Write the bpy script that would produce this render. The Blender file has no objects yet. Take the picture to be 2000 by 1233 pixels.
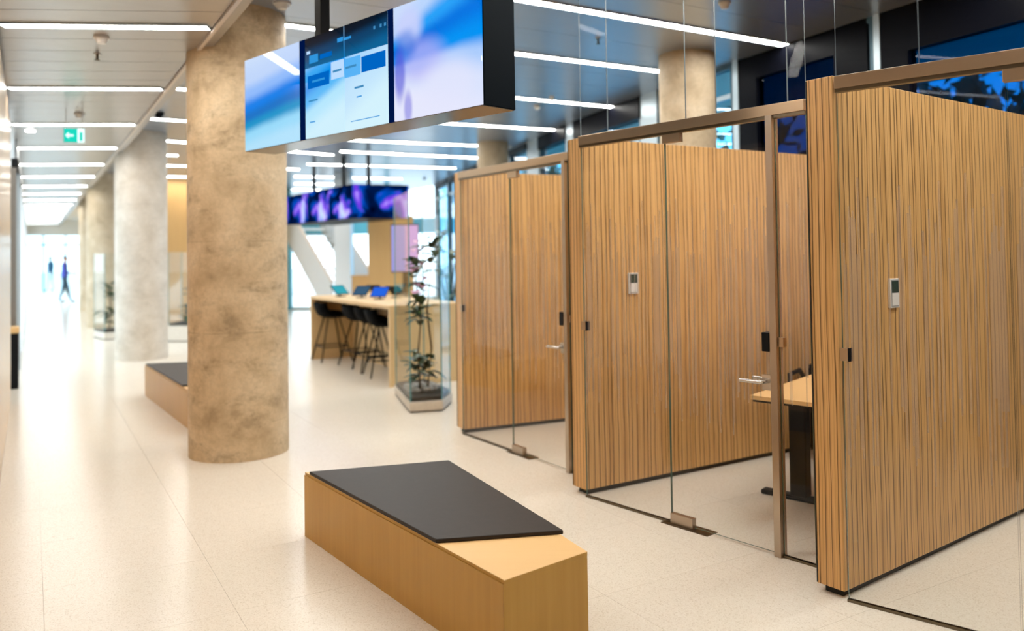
import bpy, bmesh, math, random
from mathutils import Vector, Matrix
random.seed(7)
SC = bpy.context.scene
COL = SC.collection
# ------------------------------------------------------------------ camera, world, exposure
camd = bpy.data.cameras.new('camera')
cam = bpy.data.objects.new('camera', camd)
COL.objects.link(cam)
SC.camera = cam
TH, RO = math.atan(.0232), .0150
f0 = Vector((0, math.cos(TH), math.sin(TH))); u0 = Vector((0, -math.sin(TH), math.cos(TH))); r0 = Vector((1, 0, 0))
up = u0 * math.cos(RO) + r0 * math.sin(RO)
rt = r0 * math.cos(RO) - u0 * math.sin(RO)
cam.matrix_world = Matrix(((rt.x, up.x, -f0.x, 0), (rt.y, up.y, -f0.y, 0), (rt.z, up.z, -f0.z, 1.6), (0, 0, 0, 1)))
camd.sensor_fit = 'HORIZONTAL'
camd.sensor_width = 36
camd.lens = 28.8
camd.shift_y = (456 - 616.5) / 2000
camd.clip_start = .05
camd.clip_end = 300
camd.dof.use_dof = True
camd.dof.focus_distance = 3.9
camd.dof.aperture_fstop = 1.15
SC.view_settings.view_transform = 'Standard'
SC.view_settings.look = 'None'
SC.view_settings.gamma = 1
SC.view_settings.use_curve_mapping = False
SC.view_settings.exposure = 0.0
SC.cycles.use_denoising = True
SC.cycles.max_bounces = 10
SC.cycles.transparent_max_bounces = 24
SC.cycles.sample_clamp_indirect = 6
SC.cycles.caustics_reflective = False
SC.cycles.caustics_refractive = False
world = bpy.data.worlds.new('world')
SC.world = world
world.use_nodes = True
bg = world.node_tree.nodes['Background']
bg.inputs[0].default_value = (.74, .89, 1.0, 1)
bg.inputs[1].default_value = 4.2
STRIP_POWER = 46.0

# ------------------------------------------------------------------ materials
class Mat:
    def __init__(s, name):
        s.m = bpy.data.materials.new(name)
        s.m.use_nodes = True
        s.t = s.m.node_tree
        s.t.nodes.clear()
        s.out = s.t.nodes.new('ShaderNodeOutputMaterial')

    def n(s, kind, ins=None, **props):
        nd = s.t.nodes.new('ShaderNode' + kind)
        for k, v in props.items():
            setattr(nd, k, v)
        for k, v in (ins or {}).items():
            if isinstance(v, bpy.types.NodeSocket):
                s.t.links.new(v, nd.inputs[k])
            else:
                nd.inputs[k].default_value = v
        return nd

    def math(s, op, a, b=0.0, c=None):
        ins = {0: a, 1: b}
        if c is not None:
            ins[2] = c
        return s.n('Math', ins, operation=op).outputs[0]

    def ramp(s, fac, stops, interp='LINEAR'):
        nd = s.n('ValToRGB', {0: fac})
        cr = nd.color_ramp
        cr.interpolation = interp
        while len(cr.elements) < len(stops):
            cr.elements.new(.5)
        for e, (p, c) in zip(cr.elements, stops):
            e.position = p
            e.color = (*c, 1) if len(c) == 3 else c
        return nd.outputs[0]

    def mixc(s, fac, a, b, mode='MIX'):
        nd = s.n('Mix', data_type='RGBA', blend_type=mode)
        for k, v in ((0, fac), (6, a), (7, b)):
            if isinstance(v, bpy.types.NodeSocket):
                s.t.links.new(v, nd.inputs[k])
            else:
                nd.inputs[k].default_value = v if k == 0 else (*v, 1)
        return nd.outputs[2]

    def noise(s, vec, scale, detail=3, rough=.5, dist=0):
        return s.n('TexNoise', {'Vector': vec, 'Scale': scale, 'Detail': detail, 'Roughness': rough, 'Distortion': dist}).outputs[0]

    def obj(s):
        return s.n('TexCoord').outputs['Object']

    def pos(s):
        return s.n('NewGeometry').outputs['Position']

    def scale(s, vec, sc):
        return s.n('VectorMath', {0: vec, 1: sc}, operation='MULTIPLY').outputs[0]

    def sep(s, vec):
        return s.n('SeparateXYZ', {0: vec}).outputs

    def comb(s, x=0., y=0., z=0.):
        return s.n('CombineXYZ', {0: x, 1: y, 2: z}).outputs[0]

    def bsdf(s, color, rough=.5, metal=0., spec=.5, bump=None, bstr=.1, bdist=.01, **kw):
        ins = {'Base Color': color if isinstance(color, bpy.types.NodeSocket) else (*color, 1), 'Roughness': rough, 'Metallic': metal,
               'Specular IOR Level': spec}
        ins.update(kw)
        b = s.n('BsdfPrincipled', ins)
        if bump is not None:
            bp = s.n('Bump', {'Height': bump, 'Strength': bstr, 'Distance': bdist})
            s.t.links.new(bp.outputs[0], b.inputs['Normal'])
        return b.outputs[0]

    def surf(s, sh):
        s.t.links.new(sh, s.out.inputs[0])
        return s.m


def plain(name, c, rough=.5, metal=0., spec=.5, grain=0.):
    m = Mat(name)
    col = c
    if grain:
        nz = m.noise(m.obj(), 30, 4)
        col = m.mixc(nz, tuple(x * (1 - grain) for x in c), tuple(min(1, x * (1 + grain)) for x in c))
    return m.surf(m.bsdf(col, rough, metal, spec))


def emit(name, c, st):
    m = Mat(name)
    return m.surf(m.n('Emission', {0: (*c, 1), 1: st}).outputs[0])


def glass(name, tint=(.95, .985, .97), refl=1.0):
    m = Mat(name)
    back = m.n('NewGeometry').outputs['Backfacing']
    ior = m.math('MULTIPLY_ADD', back, 1 / 1.45 - 1.45, 1.45)      # same reflectance from both sides of a thin pane
    fr = m.n('Fresnel', {0: ior}).outputs[0]
    fr = m.math('MULTIPLY', fr, refl)
    tr = m.n('BsdfTransparent', {0: (*tint, 1)}).outputs[0]
    gl = m.n('BsdfGlossy', {0: (1, 1, 1, 1), 1: .0}).outputs[0]
    return m.surf(m.n('MixShader', {0: fr, 1: tr, 2: gl}).outputs[0])


def m_zebrano(name='zebrano_veneer', gain=1.0):
    m = Mat(name)
    x, y, z = m.sep(m.obj())[:3]
    c = m.math('ADD', x, m.math('MULTIPLY', y, 1.37))
    wob = m.noise(m.comb(c, 0., m.math('MULTIPLY', z, .7)), 1.6, 2)
    cc = m.math('ADD', c, m.math('MULTIPLY', wob, .035))
    wav = m.math('ADD', cc, m.math('MULTIPLY', m.noise(m.comb(c, 5., m.math('MULTIPLY', z, .5)), 9, 2), .010))
    def lines(scale, width, off):
        v = m.n('TexVoronoi', {'W': m.math('ADD', wav, off), 'Scale': scale, 'Randomness': 1.0}, voronoi_dimensions='1D', feature='DISTANCE_TO_EDGE').outputs['Distance']
        th = m.math('MULTIPLY', m.noise(m.comb(wav, off, m.math('MULTIPLY', z, .25)), 16, 2), width)
        return m.n('MapRange', {0: m.math('DIVIDE', v, th), 1: .55, 2: 1.25, 3: 1.0, 4: 0.0}, interpolation_type='SMOOTHSTEP').outputs[0]
    n1 = m.noise(m.comb(cc, 0., m.math('MULTIPLY', z, .03)), 30, 3, .6)
    n3 = m.noise(m.comb(c, 9., m.math('MULTIPLY', z, .1)), 5, 2)
    col = m.ramp(n1, [(.32, (.52, .275, .085)), (.45, (.66, .375, .135)), (.56, (.74, .44, .175)), (.70, (.62, .345, .115))])
    col = m.mixc(m.math('MULTIPLY', lines(52., .22, .37), .5), col, (.34, .16, .045))
    col = m.mixc(m.math('MULTIPLY', lines(24., .20, 1.9), .88), col, (.085, .035, .010))
    col = m.mixc(m.math('MULTIPLY', n3, .2), col, (.70, .42, .18))
    return m.surf(m.bsdf(col, .38, 0, .35))


def m_oak(name, c1, c2, vertical=True, rough=.42):
    m = Mat(name)
    o = m.obj()
    v = m.scale(o, (34, 34, 1.6) if vertical else (2.0, 34, 34))
    n1 = m.noise(v, 1.0, 4, .6, .4)
    n2 = m.noise(m.scale(o, (9, 9, .5) if vertical else (.8, 9, 9)), 1.0, 2)
    col = m.mixc(m.math('ADD', m.math('MULTIPLY', n1, .6), m.math('MULTIPLY', n2, .4)), c1, c2)
    return m.surf(m.bsdf(col, rough, 0, .35))


def m_concrete(name, dark, mid, light, stain=.6):
    m = Mat(name)
    o = m.obj()
    a = m.noise(o, 2.6, 7, .66, .3)
    b = m.noise(o, 34, 6, .75)
    zz = m.noise(m.scale(o, (1.0, 1.0, 1.9)), 2.3, 8, .72, .4)
    bl = m.noise(o, 13, 6, .75, .6)
    col = m.ramp(a, [(.30, dark), (.50, mid), (.68, light)])
    col = m.mixc(m.math('MULTIPLY', m.ramp(b, [(.44, (0, 0, 0)), (.66, (1, 1, 1))]), .45), col, tuple(x * .66 for x in mid))
    st_ = m.math('MULTIPLY', m.ramp(zz, [(.50, (0, 0, 0)), (.64, (1, 1, 1))]), m.ramp(bl, [(.36, (.15, .15, .15)), (.62, (1, 1, 1))]))
    col = m.mixc(m.math('MULTIPLY', st_, stain), col, tuple(x * .62 for x in dark))
    # casting seams left by the form work, a fixed feature of the concrete
    z = m.sep(o)[2]
    s1 = m.math('COMPARE', m.math('MODULO', m.math('ADD', z, .08), .72), .36, .003)
    sm = m.math('MULTIPLY', s1, m.ramp(m.noise(o, 3.3, 3), [(.45, (0, 0, 0)), (.6, (1, 1, 1))]))
    col = m.mixc(m.math('MULTIPLY', sm, .4), col, tuple(x * .4 for x in dark))
    return m.surf(m.bsdf(col, .62, 0, .3, b, .25, .01))


def m_terrazzo(joints=False):
    m = Mat('terrazzo_jointed' if joints else 'terrazzo')
    p = m.pos()
    vo = m.n('TexVoronoi', {'Vector': p, 'Scale': 210.0}).outputs
    r = m.sep(vo[1])[0]
    sp = m.ramp(r, [(.0, (.66, .575, .46)), (.16, (.79, .715, .605)), (.5, (.83, .76, .655)), (.9, (.87, .81, .71))])
    n = m.noise(p, .9, 3)
    col = m.mixc(m.math('MULTIPLY', n, .35), sp, (.80, .735, .63))
    rough = m.math('ADD', m.math('MULTIPLY', m.noise(p, 3.0, 3), .06), .15)
    if joints:
        X, Y, Z = m.sep(p)[:3]
        u = m.math('ADD', m.math('MULTIPLY', X, -.507), m.math('MULTIPLY', Y, .862))
        v = m.math('ADD', m.math('MULTIPLY', X, .862), m.math('MULTIPLY', Y, .507))
        ju = m.math('LESS_THAN', m.math('FLOORED_MODULO', m.math('SUBTRACT', u, .11), .75), .006)
        jv = m.math('LESS_THAN', m.math('FLOORED_MODULO', m.math('SUBTRACT', v, .05), .75), .006)
        col = m.mixc(m.math('MULTIPLY', m.math('MAXIMUM', ju, jv), .5), col, (.45, .38, .3))
    return m.surf(m.bsdf(col, rough, 0, .24))


def m_ceiling(name, c):
    m = Mat(name)
    p = m.pos()
    u = m.n('VectorMath', {0: p, 1: (-.507, .862, 0)}, operation='DOT_PRODUCT').outputs[1]
    v = m.n('VectorMath', {0: p, 1: (.862, .507, 0)}, operation='DOT_PRODUCT').outputs[1]
    nz = m.noise(m.comb(m.math('MULTIPLY', u, 3.), m.math('MULTIPLY', v, .35), 0.), 1.6, 3)
    return m.surf(m.bsdf(c, .29, .68, .5, nz, .25, .02))


def m_film():
    m = Mat('striped_privacy_film')
    x, y, z = m.sep(m.obj())[:3]
    cell = m.math('FLOOR', m.math('MULTIPLY', x, 120.))
    w1 = m.n('TexWhiteNoise', {1: cell}, noise_dimensions='1D').outputs[0]
    w2 = m.n('TexWhiteNoise', {1: m.math('ADD', cell, 71.3)}, noise_dimensions='1D').outputs[0]
    w3 = m.n('TexWhiteNoise', {1: m.math('ADD', cell, 171.7)}, noise_dimensions='1D').outputs[0]
    on = m.math('GREATER_THAN', w1, .48)
    lo = m.math('GREATER_THAN', z, m.math('MULTIPLY_ADD', w2, .42, .58))
    hi = m.math('LESS_THAN', z, m.math('MULTIPLY_ADD', w3, -.40, 1.92))
    al = m.math('MULTIPLY', m.math('MULTIPLY', on, lo), hi)
    al = m.math('MULTIPLY', al, .40)
    tr = m.n('BsdfTransparent').outputs[0]
    df = m.bsdf((.50, .40, .34), .6, 0, .2)
    return m.surf(m.n('MixShader', {0: al, 1: tr, 2: df}).outputs[0])


def m_screen(name, stops, ax, az, wob=.25, strength=1.0, blobs=(), fan=None, off=0.):
    """emissive picture on a display: colour bands across the panel's own x / z, plus soft round spots"""
    m = Mat(name)
    x, y, z = m.sep(m.obj())[:3]
    fac = m.math('ADD', m.math('MULTIPLY', x, ax), m.math('MULTIPLY', z, az))
    if off:
        fac = m.math('ADD', fac, off)
    if fan:          # a band that widens along x: centre c0 + c1 x, half width w0 + w1 x
        cz = m.math('MULTIPLY_ADD', x, fan[1], fan[0])
        fac = m.math('ADD', m.math('MULTIPLY', m.math('DIVIDE', m.math('SUBTRACT', z, cz), m.math('MULTIPLY_ADD', x, fan[3], fan[2])), .25), .53)
    nz = m.math('MULTIPLY', m.math('SUBTRACT', m.noise(m.obj(), 2.4, 2), .5), wob)
    col = m.ramp(m.math('ADD', fac, nz), stops, 'EASE')
    for bx, bz, rx, rz, c, k in blobs:
        dx = m.math('DIVIDE', m.math('SUBTRACT', x, bx), rx)
        dz = m.math('DIVIDE', m.math('SUBTRACT', z, bz), rz)
        d = m.math('SQRT', m.math('ADD', m.math('MULTIPLY', dx, dx), m.math('MULTIPLY', dz, dz)))
        k_ = m.n('MapRange', {0: d, 1: 1.0, 2: .35, 3: 0., 4: k}, interpolation_type='SMOOTHSTEP').outputs[0]
        col = m.mixc(k_, col, c)
    em = m.n('Emission', {0: col, 1: strength}).outputs[0]
    gl = m.n('BsdfGlossy', {0: (1, 1, 1, 1), 1: .02}).outputs[0]
    fr = m.math('MULTIPLY', m.n('Fresnel', {0: 1.45}).outputs[0], .35)
    return m.surf(m.n('MixShader', {0: fr, 1: em, 2: gl}).outputs[0])


def m_mosaic(name, strength=1.0, sc=1.6):
    m = Mat(name)
    o = m.obj()
    a = m.noise(m.scale(o, (1, 1, 1.2)), sc, 3, .55, .6)
    col = m.ramp(a, [(.34, (.0, .001, .012)), (.46, (.0, .008, .06)), (.51, (.0, .07, .50)), (.55, (.16, .03, .70)), (.60, (.42, .30, .92)), (.66, (.60, .68, 1)), (.74, (.25, .45, 1)), (.8, (.16, .0, .6))])
    em = m.n('Emission', {0: col, 1: strength}).outputs[0]
    return m.surf(em)


ZEB = m_zebrano()
OAK_SHADED = m_oak('oak_shaded', (.40, .215, .040), (.60, .36, .085))  # shade on the bench sides put into a darker oak
OAK_LIT = m_oak('oak_lit', (.80, .50, .21), (.88, .58, .27), False)  # same oak, with the bright light on the bench top put into its colour
OAK_WALL = m_oak('oak_wall_panel', (.52, .30, .11), (.64, .40, .16))
OAK_BAR = m_oak('oak_bar', (.62, .42, .20), (.72, .51, .26))
OAK_GLOSS = m_oak('glossy_wood_panel', (.62, .43, .28), (.74, .55, .38), True, .22)
CONC_WARM = m_concrete('concrete_warm', (.37, .27, .155), (.62, .475, .30), (.72, .585, .40), .75)
CONC_PALE = m_concrete('concrete_pale', (.50, .43, .34), (.64, .575, .49), (.73, .67, .59), .3)
CONC_TAN = m_concrete('concrete_tan', (.40, .31, .20), (.55, .44, .30), (.66, .56, .42), .3)
TERR = m_terrazzo()
TERR_J = m_terrazzo(True)
CEIL = m_ceiling('ceiling_metal', (.44, .42, .405))
CEIL_R = m_ceiling('ceiling_metal_daylit', (.42, .475, .56))  # bluish daylight from the windows put into the metal colour
FILM = m_film()
GLASS = glass('clear_glass', (.975, .985, .985), .42)
GLASS_TINT = glass('window_glass', (.30, .66, .84))
GLASS_BLUE = glass('blue_reflection_glass', (.0, .235, .45), .1)  # blue reflection in the black wall panel put into the tint
GLASS_NAVY = glass('navy_reflection_glass', (.0, .085, .20), .1)  # fainter reflection in the next black panel, put into a darker tint
GLASS_AR = glass('anti_reflective_glass', (.985, .99, .99), .05)
GEDGE_PALE = plain('pale_glass_edge', (.20, .24, .26), .25, 0, .4)
GLASS_END = glass('end_glass', (.80, .93, .98), .6)
GEDGE = plain('glass_edge', (.10, .17, .14), .1, 0, .8)
BLACKP = plain('black_panel', (.0025, .003, .006), .4, 0, .05)
BLACK = plain('black_plastic', (.006, .006, .007), .5, 0, .14)
RUBBER = plain('black_plinth', (.012, .011, .010), .7)
BRONZE = plain('brushed_bronze', (.46, .34, .225), .3, .85)
STEEL = plain('brushed_steel', (.60, .57, .53), .22, 1.)
JAMB = plain('bronze_steel', (.47, .39, .31), .3, .9)
DARKSTEEL = plain('dark_steel', (.16, .13, .09), .3, .9)
ALU = plain('window_aluminium', (.52, .62, .68), .35, .5)
ALUD = plain('dark_window_frame', (.05, .10, .13), .4, .5)
PAINT = plain('warm_white_paint', (.78, .72, .64), .6)
WHITE = plain('white_plastic', (.80, .77, .73), .35)
WHITEP = plain('white_pillar_paint', (.86, .90, .92), .5)
TRIM = plain('pale_trim', (.70, .62, .55), .4)
LEATHER = plain('charcoal_pad', (.026, .020, .017), .55, 0, .28, .2)
STONE = plain('pale_stone', (.62, .56, .48), .5, 0, .3, .15)
SOIL = plain('dark_soil', (.05, .04, .03), .9, 0, .2, .4)
PEBBLE = plain('grey_pebble', (.40, .39, .37), .7, 0, .3, .3)
GREEN = plain('leaf_green', (.022, .060, .018), .4, 0, .5, .4)
GREEND = plain('tree_leaf', (.03, .11, .06), .6, 0, .3, .5)
BARK = plain('bark', (.12, .08, .05), .8, 0, .2, .3)
PINK = plain('orchid_petal', (.72, .42, .62), .5)
DARKMETAL = plain('sign_box_black', (.0012, .004, .007), .45, 0, .04)
SIGNBOT = plain('sign_underside', (.15, .13, .12), .22, .8)
STRIP = emit('strip_diffuser', (1., .965, .90), STRIP_POWER)
PAVE = plain('outdoor_paving', (.55, .56, .56), .8, 0, .2, .1)
GROUT = plain('floor_grout', (.60, .53, .44), .7)
TEALP = plain('teal_spandrel', (.10, .42, .55), .4)

# ------------------------------------------------------------------ mesh helpers
class MB:
    def __init__(s):
        s.v = []; s.f = []; s.m = []

    def add(s, vs, fs, mi=0):
        b = len(s.v)
        s.v += [tuple(p) for p in vs]
        s.f += [tuple(i + b for i in f) for f in fs]
        s.m += [mi] * len(fs) if isinstance(mi, int) else mi
        return s

    def prism(s, pts, z0, z1, mi=0, side=None):
        n = len(pts)
        ar = sum(pts[i][0] * pts[(i + 1) % n][1] - pts[(i + 1) % n][0] * pts[i][1] for i in range(n))
        if ar < 0:
            pts = pts[::-1]
        vs = [(x, y, z0) for x, y in pts] + [(x, y, z1) for x, y in pts]
        fs = [tuple(range(n))[::-1], tuple(range(n, 2 * n))] + [(i, (i + 1) % n, n + (i + 1) % n, n + i) for i in range(n)]
        return s.add(vs, fs, [mi] * 2 + [mi if side is None else side] * n)

    def box(s, x0, x1, y0, y1, z0, z1, mi=0):
        return s.prism([(x0, y0), (x1, y0), (x1, y1), (x0, y1)], z0, z1, mi)

    def pane(s, x0, x1, y0, y1, z0, z1):
        """glass pane in the x-z plane: clear faces (0), edge faces (1)"""
        vs = [(x0, y0, z0), (x1, y0, z0), (x1, y1, z0), (x0, y1, z0), (x0, y0, z1), (x1, y0, z1), (x1, y1, z1), (x0, y1, z1)]
        fs = [(3, 2, 1, 0), (4, 5, 6, 7), (0, 1, 5, 4), (1, 2, 6, 5), (2, 3, 7, 6), (3, 0, 4, 7)]
        return s.add(vs, fs, [1, 1, 0, 1, 0, 1])

    def cyl(s, x, y, r, z0, z1, n=32, mi=0, r1=None):
        r1 = r if r1 is None else r1
        vs = [(x + r * math.cos(2 * math.pi * i / n), y + r * math.sin(2 * math.pi * i / n), z0) for i in range(n)]
        vs += [(x + r1 * math.cos(2 * math.pi * i / n), y + r1 * math.sin(2 * math.pi * i / n), z1) for i in range(n)]
        fs = [tuple(range(n))[::-1], tuple(range(n, 2 * n))] + [(i, (i + 1) % n, n + (i + 1) % n, n + i) for i in range(n)]
        return s.add(vs, fs, mi)

    def tube(s, path, r, n=8, mi=0):
        path = [Vector(p) for p in path]
        rs = r if isinstance(r, (list, tuple)) else [r] * len(path)
        rings = []
        for i, p in enumerate(path):
            d = (path[min(i + 1, len(path) - 1)] - path[max(i - 1, 0)]).normalized()
            a = d.cross(Vector((0, 0, 1)))
            if a.length < .05:
                a = d.cross(Vector((1, 0, 0)))
            a.normalize(); b = d.cross(a)
            rings.append([p + (a * math.cos(2 * math.pi * k / n) + b * math.sin(2 * math.pi * k / n)) * rs[i] for k in range(n)])
        vs = [q for rg in rings for q in rg]
        fs = [tuple(range(n)), tuple(range(len(vs) - n, len(vs)))[::-1]]
        for i in range(len(rings) - 1):
            for k in range(n):
                fs.append((i * n + k, (i + 1) * n + k, (i + 1) * n + (k + 1) % n, i * n + (k + 1) % n))
        return s.add(vs, fs, mi)

    def ball(s, c, r, nu=10, nv=7, mi=0):
        rx, ry, rz = r if isinstance(r, (tuple, list)) else (r, r, r)
        vs = [(c[0], c[1], c[2] + rz)]
        for j in range(1, nv):
            t = math.pi * j / nv
            for i in range(nu):
                p = 2 * math.pi * i / nu
                vs.append((c[0] + rx * math.sin(t) * math.cos(p), c[1] + ry * math.sin(t) * math.sin(p), c[2] + rz * math.cos(t)))
        vs.append((c[0], c[1], c[2] - rz))
        L = len(vs) - 1
        fs = [(0, 1 + i, 1 + (i + 1) % nu) for i in range(nu)]
        for j in range(nv - 2):
            for i in range(nu):
                a = 1 + j * nu
                fs.append((a + i, a + nu + i, a + nu + (i + 1) % nu, a + (i + 1) % nu))
        a = 1 + (nv - 2) * nu
        fs += [(a + i, L, a + (i + 1) % nu) for i in range(nu)]
        return s.add(vs, fs, mi)

    def build(s, name, mats, parent=None, smooth=False, bevel=0., loc=None, rotz=0.):
        me = bpy.data.meshes.new(name)
        me.from_pydata(s.v, [], s.f)
        for m in (mats if isinstance(mats, (list, tuple)) else [mats]):
            me.materials.append(m)
        me.polygons.foreach_set('material_index', s.m)
        if bevel:
            bm = bmesh.new(); bm.from_mesh(me)
            bmesh.ops.remove_doubles(bm, verts=bm.verts, dist=1e-6)
            bmesh.ops.bevel(bm, geom=[e for e in bm.edges if len(e.link_faces) == 2 and e.calc_face_angle(0) > .5], offset=bevel, segments=2, affect='EDGES', profile=.5)
            bm.to_mesh(me); bm.free()
        me.validate()
        if smooth:
            me.polygons.foreach_set('use_smooth', [True] * len(me.polygons))
            try:
                me.set_sharp_from_angle(angle=math.radians(40))
            except Exception:
                pass
        me.update()
        return link(name, me, parent, loc, rotz)


def link(name, data, parent=None, loc=None, rotz=0.):
    o = bpy.data.objects.new(name, data)
    COL.objects.link(o)
    if parent is not None:
        o.parent = parent
    if loc is not None:
        o.location = loc
    if rotz:
        o.rotation_euler = (0, 0, rotz)
    return o


def tag(o, label, cat, group=None, kind=None):
    o['label'] = label; o['category'] = cat
    if group: o['group'] = group
    if kind: o['kind'] = kind
    return o


def thing(name, label, cat, loc=(0, 0, 0), rotz=0., group=None, kind=None):
    o = link(name, None, None, loc, rotz)
    return tag(o, label, cat, group, kind)


def struct(name, loc=(0, 0, 0), rotz=0.):
    o = link(name, None, None, loc, rotz)
    o['kind'] = 'structure'
    return o


def S(o):
    o['kind'] = 'structure'
    return o


def copy_tree(o, parent=None):
    c = o.copy(); COL.objects.link(c)
    if parent is not None: c.parent = parent
    for ch in list(o.children):
        copy_tree(ch, c)
    return c


def uv(u, v):
    """corridor frame: u runs down the corridor, v to its right"""
    return (-.507 * u + .862 * v, .862 * u + .507 * v)


def ang(a, b):
    return math.atan2(b[1] - a[1], b[0] - a[0])


def dist(a, b):
    return math.hypot(b[0] - a[0], b[1] - a[1])

UDIR = math.atan2(.862, -.507)
NDIR = math.atan2(.507, .862)
HC, HL = 3.6, 3.25           # main ceiling, lower corridor ceiling
FAC = [(6.5, -.1), (4.66, 3.89), (3.164, 7.12), (2.46, 8.69), (1.02, 12.6), (-.02, 16.28), (-2.2, 24.0)]


def fac_v(u):
    """v of the window wall at corridor station u"""
    P = [(-.507 * x + .862 * y, .862 * x + .507 * y) for x, y in FAC]
    for (a, b), (c, d) in zip(P, P[1:]):
        if a <= u <= c:
            return b + (d - b) * (u - a) / (c - a)
    return P[0][1] if u < P[0][0] else P[-1][1]

# ------------------------------------------------------------------ floor
fl = MB().prism([uv(-5, -1.5), uv(-5, 9), uv(48, 9), uv(48, -1.5)], -.12, -.004).build('floor', GROUT)
S(fl)
tw = .375 - .0006
tile_me = None
for i in range(-2, 19):
    for j in range(-1, 11):
        uc, vc = 3.86 + .75 * (i - 5) + .375, .05 + .75 * j + .375
        if vc > fac_v(uc) + .4:
            continue
        if tile_me is None:
            o = MB().box(-tw, tw, -tw, tw, -.004, 0).build('tile', TERR, fl)
            tile_me = o.data
        else:
            o = link('tile', tile_me, fl)
        x, y = uv(uc, vc)
        o.location = (x, y, 0); o.rotation_euler = (0, 0, UDIR)
ua, ub, va, vb = 3.86 - 5.25, 3.86 + 14 * .75 - .75 * .0, -.70, 8.3
ub = 3.86 + .75 * 14
ff = MB()
ff.prism([uv(ub, -1.5), uv(ub, 9), uv(48, 9), uv(48, -1.5)], -.012, 0)
ff.prism([uv(-5, -1.5), uv(-5, 9), uv(ua, 9), uv(ua, -1.5)], -.012, 0)
ff.prism([uv(ua, -1.5), uv(ua, va), uv(ub, va), uv(ub, -1.5)], -.012, 0)
o = ff.build('tile_field', TERR_J, fl); o['kind'] = 'stuff'

# ------------------------------------------------------------------ ceilings
ce = MB().prism([uv(-5, -1.5), uv(-5, 9.6), uv(48, 9.6), uv(48, -1.5)], HC + .03, HC + .2).build('ceiling', PAINT)
S(ce)
for k in range(-7, 52):
    u_a = 5.0 + .6 * (k - 1)
    u_b = u_a + .594
    if u_b > 31: break
    ve = max(fac_v(u_a), fac_v(u_b))
    MB().prism([uv(u_a, 1.25), uv(u_b, 1.25), uv(u_b, ve), uv(u_a, ve)], HC, HC + .03).build('ceiling_panel', CEIL_R, ce)
cl = MB().prism([uv(-5, -1.5), uv(-5, 1.24), uv(46.5, 1.24), uv(46.5, -1.5)], HL + .03, HC + .02).build('ceiling_corridor', PAINT)
S(cl)
SK = .6 / 1.29            # the corridor planks and lights run slightly skew


def cor(u_r, v):
    return uv(u_r + (1.12 - v) * SK, v)
for k in range(-26, 96):
    a = 6.11 + .407 * k + .008; b = a + .399
    MB().prism([cor(a, -.30), cor(a, 1.13), cor(b, 1.13), cor(b, -.30)], HL, HL + .03).build('ceiling_panel', CEIL, cl)
S(MB().prism([uv(-5, 1.165), uv(-5, 1.24), uv(46.3, 1.24), uv(46.3, 1.165)], HL, HL + .03).build('trim_1', CEIL))
S(MB().prism([uv(-5, 1.135), uv(-5, 1.162), uv(46.3, 1.162), uv(46.3, 1.135)], HL - .022, HL + .03).build('trim_2', TRIM))

# ------------------------------------------------------------------ walls
wl = MB().prism([uv(-5, -.60), uv(-5, -.23), uv(10.7, -.23), uv(10.7, -.60)], 0, HL + .03).build('wall_left', BLACK)
S(wl)
k = 0
u_ = -4.9
while u_ < 10.65:
    e = min(u_ + 1.3, 10.7)
    MB().prism([uv(u_ + .003, -.235), uv(u_ + .003, -.19), uv(e - .003, -.19), uv(e - .003, -.235)], 0.01, HL - .09).build('wood_panel', OAK_GLOSS, wl)
    u_ = e
wb = MB().prism([uv(-5, -.6), uv(-5, 9.6), uv(-4.85, 9.6), uv(-4.85, -.6)], 0, HC + .03).build('wall_back', OAK_WALL)
S(wb)
# left glazing further down the corridor
S(MB().prism([uv(10.7, -.60), uv(10.7, -.31), uv(13.1, -.31), uv(13.1, -.60)], 0, HL + .03).build('wall_recess', WHITEP))
wg = struct('window_1', (*uv(13.1, -.17), 0), UDIR)
MB().box(0, 32.9, -.03, .03, 0, .10).build('sill', ALU, wg)
MB().box(-.85, 32.9, -.04, .04, 2.78, 2.90).build('head_rail', BLACK, wg)
MB().box(0, 32.9, -.02, .02, 2.90, HL + .03).build('head_panel', WHITEP, wg)
MB().box(-.85, -.77, -.015, .05, 0, 2.78).build('post', plain('grey_post', (.20, .18, .16), .4), wg)
for i in range(14):
    x = i * 2.5
    MB().box(x, x + .07, -.05, .05, .1, 2.78).build('mullion', WHITEP if i else ALU, wg)
    if i < 13:
        MB().pane(x + .07, x + 2.5, -.006, .006, .1, 2.78).build('pane', [GLASS, GEDGE], wg)
# corridor end glazing
we = struct('window_2', (*uv(46, -.45), 0), NDIR)
MB().box(0, 3.2, -.05, .05, HL - .5, HC).build('head_panel', WHITEP, we)
for x in (0., .95, 1.9, 3.1):
    MB().box(x, x + .09, -.06, .06, 0, HL - .5).build('mullion', TEALP if .5 < x < 1.5 else ALU, we)
MB().box(0.09, 3.1, -.05, .05, 2.25, 2.36).build('transom', ALU, we)
for x in (.09, 1.04, 1.99):
    MB().pane(x, x + (.86 if x < 1.9 else 1.11), -.006, .006, 0, 2.25).build('pane', [GLASS_END, GEDGE], we)
    MB().pane(x, x + (.86 if x < 1.9 else 1.11), -.006, .006, 2.36, HL - .5).build('pane', [GLASS_END, GEDGE], we)
# timber core behind the columns
wc = MB().prism([uv(22, 2.45), uv(22, 5.5), uv(46, 5.5), uv(46, 2.45)], 0, HC + .02).build('wall_core', OAK_WALL)
S(wc)
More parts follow.
